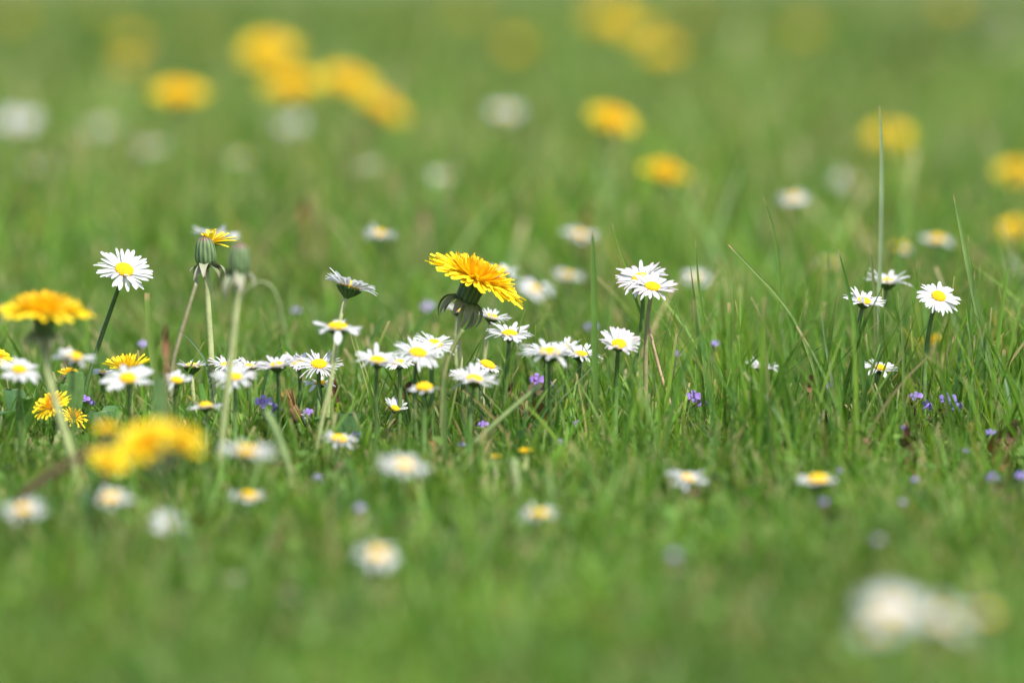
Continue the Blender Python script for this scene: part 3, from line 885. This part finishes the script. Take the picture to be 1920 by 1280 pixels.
dandelion("dull tan dandelion far off lower than the dull yellow one beside it", 240, 118, 3.1, 46, a=20, b=0, n=120, up=14)
dandelion("dim olive dandelion far off left of the highest bright one", 374, 72, 4.6, 46, a=20, b=0, n=120, up=14)
dandelion("faint yellow dandelion far off in the top left corner", 26, 26, 6.0, 44, a=22, b=0, n=100, up=14)
dandelion("faint yellow dandelion far off at the top between the corner and the row", 195, 12, 6.4, 40, a=22, b=0, n=100, up=14)
dandelion("faint yellow dandelion far off at the top left of the lone tan one", 872, 22, 6.0, 44, a=22, b=0, n=100, up=14)
dandelion("faint yellow dandelion far off at the top right of the golden three", 1296, 22, 6.0, 44, a=22, b=0, n=100, up=14)

closed_dandelion("sharp closed dandelion with a few yellow petals still sticking out", 385, 472, 1.0, 39, 402, florets=True, b=-2)
closed_dandelion("blurred closed dandelion with pale drooping bracts beside the sharp one", 449, 487, .915, 42, 408, b=3)

# ------------------------------------------------------------------ brown and dry things
def withered():
    x, y, r = 546, 762, 1.0
    pos = at(x, y, r)
    base = Vector((pos.x + 22 * PX, pos.y, 0))
    rt = root("withered_dandelion", base, "withered brown dandelion head lying over among purple flowers", "dandelion")
    loc = pos - base
    Hm, nrm = head_matrix(loc, 0, -22, 0)
    s = 15 * PX
    HEADS.append((pos.x, pos.y, pos.z - s * 2, s * 2))
    mb = MB()
    lathe(mb, [(.45, -2.2), (.75, -1.6), (.8, -.8), (.7, -.1), (.4, .1)], [(.2, .15, .07), (.16, .11, .05), (.17, .1, .05), (.2, .12, .06), (.2, .12, .06)], 24, .06)
    obj("involucre", mb.mesh("involucre", M_DRY), rt, Hm @ Matrix.Scale(s, 4))
    mt, mp = MB(), MB()
    for k in range(120):
        M = Hm @ Matrix.Translation((0, 0, -s * .5)) @ Matrix.Rotation(random.uniform(0, 6.28), 4, 'Z') @ Matrix.Translation((s * random.uniform(.1, .6), 0, 0)) @ \
            Matrix.Rotation(-R(random.uniform(62, 98)), 4, 'Y') @ Matrix.Diagonal((s * random.uniform(1.4, 3.0), s * .12, s * .8, 1))
        vs, fs, cs = floret_shape(random.uniform(-.3, .3), (.3, .17, .07), lerp((.42, .24, .09), (.2, .1, .05), random.random()))
        mt.add(vs, fs, cs, M)
    obj("dried_tuft", mt.mesh("dried_tuft", M_DRY), rt)
    for k in range(60):
        M = Hm @ Matrix.Translation((s * .7, 0, -s * 1.2)) @ Matrix.Rotation(R(random.uniform(-60, 60)), 4, 'Z') @ Matrix.Rotation(R(random.uniform(30, 80)), 4, 'Y') @ \
            Matrix.Diagonal((s * random.uniform(.8, 1.6), s * .08, s, 1))
        vs, fs, cs = floret_shape(random.uniform(-.2, .2), (.7, .66, .58), (.75, .72, .66))
        mp.add(vs, fs, cs, M)
    obj("pappus", mp.mesh("pappus", M_PETAL), rt)
    stem_part(rt, base, base + loc - nrm * s * 2.2, nrm, .0013, "green")
withered()

def brown_leaf(label, x, y, r, wpx, hpx, c, lean=0.0):
    """a dead leaf or sorrel seed head standing upright, curled along its midrib"""
    tip = at(x + lean * hpx / 2, y - hpx / 2, r)
    low = at(x - lean * hpx / 2, y + hpx / 2, r)
    base = Vector((low.x, low.y, 0))
    if .9 < r < 1.05:
        HEADS.append((low.x, low.y, low.z, wpx * r * PX * .7))
    rt = root("brown_leaf", base, label, "dead leaf", "brown dead leaves among the grass")
    n = 10
    pts = [low - base + (tip - low) * (i / (n - 1)) + Vector((0, 0.002 * math.sin(i * .5), 0)) for i in range(n)]
    wd = wpx * r * PX
    prof = [.3, .6, .85, 1, 1, .95, .85, .7, .5, .12]
    vs, fs, cs = ribbon(pts, [wd * q for q in prof], Vector((1, .3, 0)).normalized(), Vector((-.3, -1, 0)).normalized(), [lerp(c, (.3, .15, .08), random.uniform(0, .5)) for _ in range(n)], .35)
    mb = MB()
    mb.add(vs, fs, cs)
    obj("leaf", mb.mesh("leaf", M_DRY), rt)
    if low.z > .002:
        ms = MB()
        tube(ms, bez(Vector((0, 0, 0)), Vector((0, 0, low.z * .3)), Vector((0, 0, low.z * .7)), low - base, 6), [.0006] * 6, c, c, 6)
        obj("leaf_stalk", ms.mesh("leaf_stalk", M_DRY), rt)
brown_leaf("upright reddish brown leaf blurred between the shaggy dandelion and closed dandelion", 312, 640, .90, 15, 70, (.16, .08, .045))
brown_leaf("small rusty leaf far behind above the closed dandelions", 572, 392, 1.35, 15, 44, (.17, .07, .03))
brown_leaf("small rusty leaf behind above the blurred daisy near the thick blade", 1100, 402, 1.35, 13, 32, (.19, .08, .03))
brown_leaf("dark brown leaf behind the small low daisy", 628, 742, 1.03, 18, 70, (.12, .05, .035))
brown_leaf("brown curled leaf below the faded daisy", 765, 730, 1.03, 30, 40, (.09, .05, .03), .6)
brown_leaf("rusty leaf scrap right of the large blurred daisy", 806, 822, .95, 14, 34, (.32, .12, .04), -.4)
brown_leaf("reddish brown leaf under the wide soft daisy of the cluster", 952, 745, 1.0, 16, 60, (.13, .05, .035), .3)
brown_leaf("second reddish leaf right of it beneath the wide soft daisy", 985, 770, 1.0, 16, 70, (.14, .06, .045), -.2)
brown_leaf("tall dark brown leaf stalk low on the right among purple flowers", 1708, 850, .945, 22, 120, (.12, .05, .03), -.15)
brown_leaf("brown curled leaf at the right edge above the purple flowers", 1895, 815, .97, 46, 60, (.12, .06, .045), .3)
brown_leaf("brown leaf lower down at the right edge under the curled one", 1880, 860, .95, 40, 50, (.16, .08, .035), -.4)
brown_leaf("brown patch of leaf beside the small all white blurred daisy", 375, 985, .84, 32, 44, (.2, .09, .02))
brown_leaf("rusty leaf at the far left below the flat leaves", 22, 880, .95, 36, 22, (.2, .09, .04))
brown_leaf("tan leaf far behind right of the small daisy standing alone", 800, 405, 1.4, 16, 40, (.3, .18, .12))
brown_leaf("small brown leaf on the right above a purple flower in the tall grass", 1520, 718, 1.0, 20, 34, (.16, .07, .05))

stalk("dark brown twig lying aslant in front of the near dandelions", [(335, 792), (250, 812), (170, 845), (95, 890), (40, 935)], .835, 15, (.11, .07, .045), (.13, .08, .05), "twig", "twig", M_DRY)
stalk("bent over bare pale stalk arching behind the closed dandelions", [(438, 610), (450, 560), (478, 532), (503, 533), (520, 560), (532, 610), (545, 680)], 1.1, 8, (.13, .19, .05), (.17, .2, .08))
stalk("straight tan stalk leaning behind the sharp closed dandelion", [(368, 530), (350, 590), (335, 640), (322, 700)], 1.03, 8, (.24, .21, .11), (.26, .23, .13))
stalk("bare pinkish stalk beside the stem of the paired pink daisies", [(1216, 612), (1228, 660), (1243, 715), (1262, 770), (1283, 815)], 1.003, 7, STEMC["pink"][0], STEMC["pink"][1])
stalk("pale stalk leaning away left from the orange daisy near the twig end", [(545, 905), (565, 965), (584, 1015)], .89, 9, (.24, .28, .11), (.3, .34, .14))
stalk("broad pale green stalk lying slanted from the closed dandelion foot", [(498, 770), (520, 815), (542, 880), (562, 960)], .9, 15, (.2, .26, .09), (.19, .27, .1))
stalk("pale green stalk slanting across below the wide soft daisy", [(1012, 722), (950, 775), (880, 840), (800, 925)], .95, 11, (.22, .27, .1), (.2, .27, .09))
stalk("short thick pale stalk under the tiny yellow bud", [(962, 860), (968, 905), (974, 945)], .89, 18, (.3, .34, .16), (.26, .32, .14))
stalk("greenish stalk leaning left of the big sharp dandelion stem", [(868, 618), (850, 650), (835, 690), (828, 760)], .975, 10, (.2, .2, .07), (.17, .2, .06))

# ------------------------------------------------------------------ single grass blades one can tell apart
GB = (0.115, 0.215, 0.03)
BL = (0.12, 0.205, 0.06)
blade("tallest single grass blade with a silvery face rising above all flowers", [(1649, 198), (1652, 260), (1653, 340), (1652, 430), (1650, 500), (1645, 600), (1638, 690), (1626, 790)], 1.03, 12, (.25, .32, .18), foot=0.4)
blade("thick dark upright grass blade right of the big sharp dandelion", [(1111, 432), (1112, 480), (1114, 560), (1115, 640), (1117, 740)], .97, 13, (.10, .19, .035))
blade("stout sheathed grass stalk leaning by the fully open white daisy", [(1788, 366), (1801, 430), (1817, 510), (1832, 580), (1846, 640), (1866, 720), (1880, 800)], 1.0, 13, (.17, .26, .08))
blade("thin grass blade springing from the stout sheathed stalk", [(1815, 440), (1820, 490), (1825, 530), (1834, 590), (1846, 650), (1866, 730)], 1.0, 5, GB)
blade("thin upright grass blade left of the stout sheathed stalk", [(1828, 505), (1822, 580), (1818, 660), (1816, 780)], 1.0, 6, BL)
blade("long grass blade leaning right with a cut tip over the tall grass", [(1367, 459), (1412, 506), (1452, 548), (1490, 600), (1517, 665), (1535, 730), (1548, 800)], 1.0, 6.5, (.2, .28, .08), tip=1)
blade("dark grass blade crossing the daisy near the leaning seed stalk", [(1572, 467), (1585, 520), (1597, 575), (1608, 630), (1618, 700), (1624, 780)], .99, 10, (.075, .165, .022))
blade("thin grass blade leaning behind the paired pink daisies", [(1147, 418), (1163, 470), (1178, 510), (1192, 560), (1206, 600), (1218, 660)], 1.01, 6, GB)
blade("slender upright grass blade right of the paired pink daisies", [(1304, 448), (1308, 510), (1314, 570), (1325, 640), (1337, 760)], 1.0, 6, GB)
blade("faint bent grass blade above the long blade with a cut tip", [(1431, 368), (1450, 430), (1461, 500), (1461, 560), (1450, 650), (1440, 760)], 1.03, 7, GB)
blade("soft broad grass blade leaning left in front of the slender upright one", [(1348, 566), (1325, 610), (1296, 655), (1275, 710), (1255, 790)], .95, 11, (.09, .19, .035))
blade("broad pale grass blade with a cut tip right of the tall facing daisy", [(276, 549), (279, 600), (284, 650), (291, 700), (300, 780)], .985, 13, (.16, .24, .05), tip=1)
blade("straight grass blade with a cut tip in the tall grass", [(1367, 567), (1369, 640), (1367, 720), (1366, 790)], 1.0, 9, GB, tip=1)
blade("narrow pointed grass blade right behind the straight cut one", [(1376, 515), (1374, 570), (1368, 650), (1362, 760)], 1.0, 5, GB)
blade("narrow grass blade leaning left in the tall grass above the hidden daisy", [(1455, 592), (1446, 640), (1438, 680), (1432, 740)], 1.0, 6, GB)
blade("pale silvery grass blade leaning slightly right of the hidden daisy", [(1540, 583), (1547, 640), (1558, 700), (1568, 760), (1582, 820)], .985, 7, (.17, .23, .12))
blade("grass blade leaning to the upper right beside the long blade", [(1516, 540), (1500, 600), (1490, 650), (1478, 740)], 1.01, 5, GB)
blade("dark low grass blade slanting up to the right under the sheathed stalk", [(1896, 617), (1850, 665), (1810, 710), (1770, 760), (1740, 800)], 1.0, 6, (.07, .15, .022))
blade("dark low grass blade slanting up to the right left of the low daisy", [(1594, 613), (1555, 640), (1510, 670), (1470, 705), (1440, 740)], 1.0, 5, (.07, .15, .022))
blade("curved dark grass blade left of the stout sheathed stalk", [(1815, 600), (1804, 640), (1795, 690), (1790, 760)], 1.0, 6, (.05, .12, .03))
blade("thick soft grass blade slanting behind the full white daisy", [(836, 557), (800, 595), (770, 630), (748, 665), (730, 710)], 1.07, 13, (.075, .165, .03))
blade("thin bluish grass blade bending beside the sharp closed dandelion stem", [(325, 612), (350, 630), (372, 655), (386, 680), (396, 730)], 1.0, 6, (.13, .2, .11))
blade("thin yellowish awn crossing the soft overlapped daisy", [(650, 598), (664, 650), (680, 695), (693, 745), (702, 790)], 1.0, 3.2, (.36, .38, .12))
blade("second thin yellowish awn parallel to the first", [(664, 625), (676, 665), (692, 712), (706, 760)], 1.0, 3.0, (.34, .36, .12))
blade("thin grass blade slanting under the cup shaped pink daisy", [(1133, 662), (1150, 690), (1165, 720), (1185, 775)], 1.0, 5, GB)
blade("thin pale grass blade crossing low towards the cup shaped pink daisy", [(1136, 660), (1108, 690), (1075, 725), (1040, 765)], .995, 5, (.2, .25, .12))
blade("dark thin grass blade beside the small orange centred daisy", [(922, 607), (907, 635), (893, 668), (882, 720)], .985, 4, (.07, .15, .022))
blade("thin leaning grass blade right of the daisy under the big dandelion", [(985, 578), (975, 610), (962, 650), (945, 690), (925, 750)], .985, 5, (.14, .21, .06))
blade("short dark grass tip above the pinkish soft daisy", [(530, 649), (515, 668), (503, 690), (492, 740)], 1.0, 6, (.05, .11, .03))
blade("short pale grass blade low in the middle of the green", [(1142, 720), (1133, 755), (1124, 795), (1120, 830)], 1.0, 5, (.2, .26, .14))
blade("pale narrow grass blade left of the slender upright one", [(1270, 655), (1278, 690), (1287, 730), (1295, 800)], 1.0, 5, (.2, .26, .12))
blade("soft wide grass blade upright below the full white daisy", [(832, 690), (834, 750), (833, 820), (836, 900)], .95, 13, (.13, .21, .06))
blade("grass blade with a rusty cut tip by the right edge", [(1883, 655), (1880, 700), (1874, 760), (1872, 830)], 1.0, 9, GB, tip=1)
blade("broad soft grass blade between the two rightmost daisies", [(1722, 488), (1716, 540), (1708, 610), (1700, 700)], 1.03, 7, GB)
blade("slim grass blade touching the right end of the slightly soft raised daisy", [(1683, 545), (1690, 600), (1693, 660), (1694, 760)], .995, 6, (.13, .2, .06))
blade("slim grass blade passing left of the slightly soft raised daisy", [(1632, 465), (1636, 510), (1640, 560), (1642, 660)], 1.02, 7, (.14, .17, .06))
blade("broad blurred grass blade leaning at the top right edge", [(1905, 180), (1885, 230), (1865, 300), (1850, 380)], 1.75, 15, (.15, .24, .09))

# ------------------------------------------------------------------ purple flowers
ground_ivy("sharp purple flower with a lifted petal under the tall grass", 1294, 738, 1.0, 30, 4, 2, .7)
ground_ivy("lilac flowers pale and soft below the pinkish soft daisy", 492, 750, .975, 34, 3, 2, .3, pale=.25)
ground_ivy("small violet flower beside the withered brown head", 573, 772, 1.0, 22, 2, 1, .3)
ground_ivy("violet flower pair under the wide soft daisy of the cluster", 1006, 706, 1.02, 30, 3, 2, .8)
ground_ivy("single violet flower beneath the violet pair", 1012, 766, 1.0, 20, 4, 1, .9)
ground_ivy("small violet flower low in the middle left of the reddish leaves", 905, 797, .985, 22, 2, 1, .4)
ground_ivy("small violet flower low in the green right of the reddish leaves", 1084, 796, .99, 22, 2, 1, .3)
ground_ivy("narrow upright violet flower in the tall grass", 1550, 722, 1.0, 22, 2, 1, .4)
ground_ivy("tall violet flower hanging forward left of the sheathed stalk foot", 1770, 742, .995, 34, 3, 2, .5)
ground_ivy("violet flower behind grass left of the tall hanging one", 1718, 745, 1.0, 28, 3, 2, .6)
ground_ivy("dim violet flower low in the tall grass", 1603, 795, .985, 20, 2, 1, .3)
ground_ivy("blue violet flower left of the curled brown leaf", 1853, 811, .97, 22, 3, 1, .6)
ground_ivy("bluish flowers low right near the curled brown leaf", 1812, 842, .95, 20, 2, 2, .3, pale=.2)
ground_ivy("soft violet flower cut by the right edge", 1911, 892, .90, 28, 2, 1, .3)
ground_ivy("soft violet flower left of the one cut by the right edge", 1862, 892, .90, 32, 2, 2, .5)
ground_ivy("faint violet flower in the low middle grass", 1045, 832, .965, 16, 2, 1, .2)
ground_ivy("flat violet flower right of the large blurred daisy", 863, 834, .955, 20, 2, 1, .3)
ground_ivy("dim blue violet flowers above the large blurred daisy", 668, 812, .97, 20, 2, 2, .2)
ground_ivy("soft lilac flowers right of the orange centred blurred daisy", 590, 893, .91, 24, 2, 2, .2, pale=.3)
ground_ivy("soft pale lilac flower below the soft lilac ones", 670, 948, .845, 26, 2, 1, .2, pale=.6)
ground_ivy("blurred violet flower in the lower right green", 1257, 1037, .765, 28, 2, 1, .2, pale=.2)
ground_ivy("faint blurred blue flower below the flat yellow centred daisy", 1647, 1012, .785, 26, 2, 1, .2, pale=.5)
ground_ivy("dull violet flower just under the flat yellow centred daisy", 1544, 938, .85, 24, 2, 1, .2)
ground_ivy("pale violet flower tip on the tall dark brown stalk", 1696, 803, .945, 18, 1, 1, 1)
ground_ivy("pale pink violet flower at the foot of the dark brown stalk", 1712, 898, .895, 18, 2, 1, .9, pale=.4)
ground_ivy("pale lilac flower in the grass below the dark brown stalk", 1692, 938, .87, 18, 2, 1, .2, pale=.7)
ground_ivy("soft purple flower behind the thick dark upright blade", 1105, 613, 1.13, 32, 1, 1, .2, pale=.2)
ground_ivy("faint lilac flower far behind left of the big sharp dandelion", 795, 572, 1.18, 34, 1, 1, .2, pale=.5)
ground_ivy("faint mauve flower behind between the two tall left daisies", 553, 582, 1.15, 22, 1, 1, .5, pale=.3)
ground_ivy("faint lilac flower behind the broad pale cut blade", 266, 642, 1.08, 24, 1, 1, .3, pale=.4)
ground_ivy("small violet flower among the leaves by the ragged dandelion", 158, 746, 1.0, 20, 3, 2, .1)
ground_ivy("soft purple flower right of the slender upright blade", 1337, 642, 1.05, 22, 1, 1, .5, pale=.3)
ground_ivy("dim purple flower left of the slender upright blade", 1270, 660, 1.05, 20, 2, 1, .7, pale=.1)
ground_ivy("dim blue flower in the grass right of the tiny yellow bud", 1048, 826, .955, 14, 2, 2, .1)
ground_ivy("faint violet flower low in the grass left of the dark brown stalk", 1575, 880, .905, 20, 2, 1, .2)

# ------------------------------------------------------------------ broad leaves
LG, LB, LD = (.08, .17, .035), (.075, .16, .055), (.06, .13, .025)
weed("clump of rounded grey green leaves at the left edge", [(20, 732, .985, 42, 20, LB), (52, 748, .98, 34, 6, LG), (4, 775, .97, 36, 10, LB)])
weed("broad grey green leaf right of the ragged dandelion", [(185, 772, .98, 50, 20, LB), (215, 760, 1.0, 40, 10, LG)])
weed("curled green leaf under the flat daisy beside the pale stem", [(140, 700, .99, 34, 4, (.1, .19, .05)), (118, 720, .99, 28, 10, LG)])
weed("broad grey green leaf behind the soft low daisy", [(655, 775, .975, 60, -16, LB), (592, 785, .97, 34, 10, LG)])
weed("blurred green leaf in front of the small soft daisy on the left", [(298, 712, .86, 30, 4, (.09, .16, .05))])
weed("soft dark leaf clump low in the tall grass", [(1500, 790, .96, 34, 6, LD), (1478, 815, .95, 40, 14, LG)])
weed("soft green leaves under the tiny yellow bud", [(1010, 880, .91, 50, -20, LG), (1040, 900, .9, 44, -30, LB)])
weed("small round leaf low left of the near dandelions", [(103, 835, .97, 20, 2, LB), (130, 850, .96, 16, -8, LG)])
weed("green leaves low right of the soft low daisy", [(655, 862, .925, 26, 4, LG), (630, 868, .925, 24, 12, (.08, .16, .05)), (672, 880, .92, 22, -6, LG)])

# ------------------------------------------------------------------ lay the turf around the plants
g = grass("short_grass", 125000, 0.72, 2.15, 0.135, 0.22, h_lawn, 0.00115, 3, 6, lean=0.22, straw=0.04)
tag(g, "short mown grass thick around the daisies", "grass")
g = grass("long_grass", 8000, 1.46, 1.9, 0.135, 0.16, h_tall, 0.00095, 3, 7, lean=0.13, straw=0.03)
tag(g, "thin longer grass blades standing above the mown grass", "grass")
g = grass("meadow_grass", 100000, 2.1, 5.2, 0.14, 0.4, h_far, 0.0019, 2, 4, straw=0.05, patch=0.07, lean=.22, amp=0.5, tone=1.0)
tag(g, "blurred grass behind the sharp daisies", "grass")
g = grass("distant_grass", 130000, 5.1, 26, 0.15, 1.2, lambda x, y, n: h_far(x, y, n) * 1.4, 0.006, 2, 4, straw=0.02, patch=0.28, amp=0.6, tone=0.76)
tag(g, "smooth blurred grass along the top of the picture", "grass")
ground_cover()
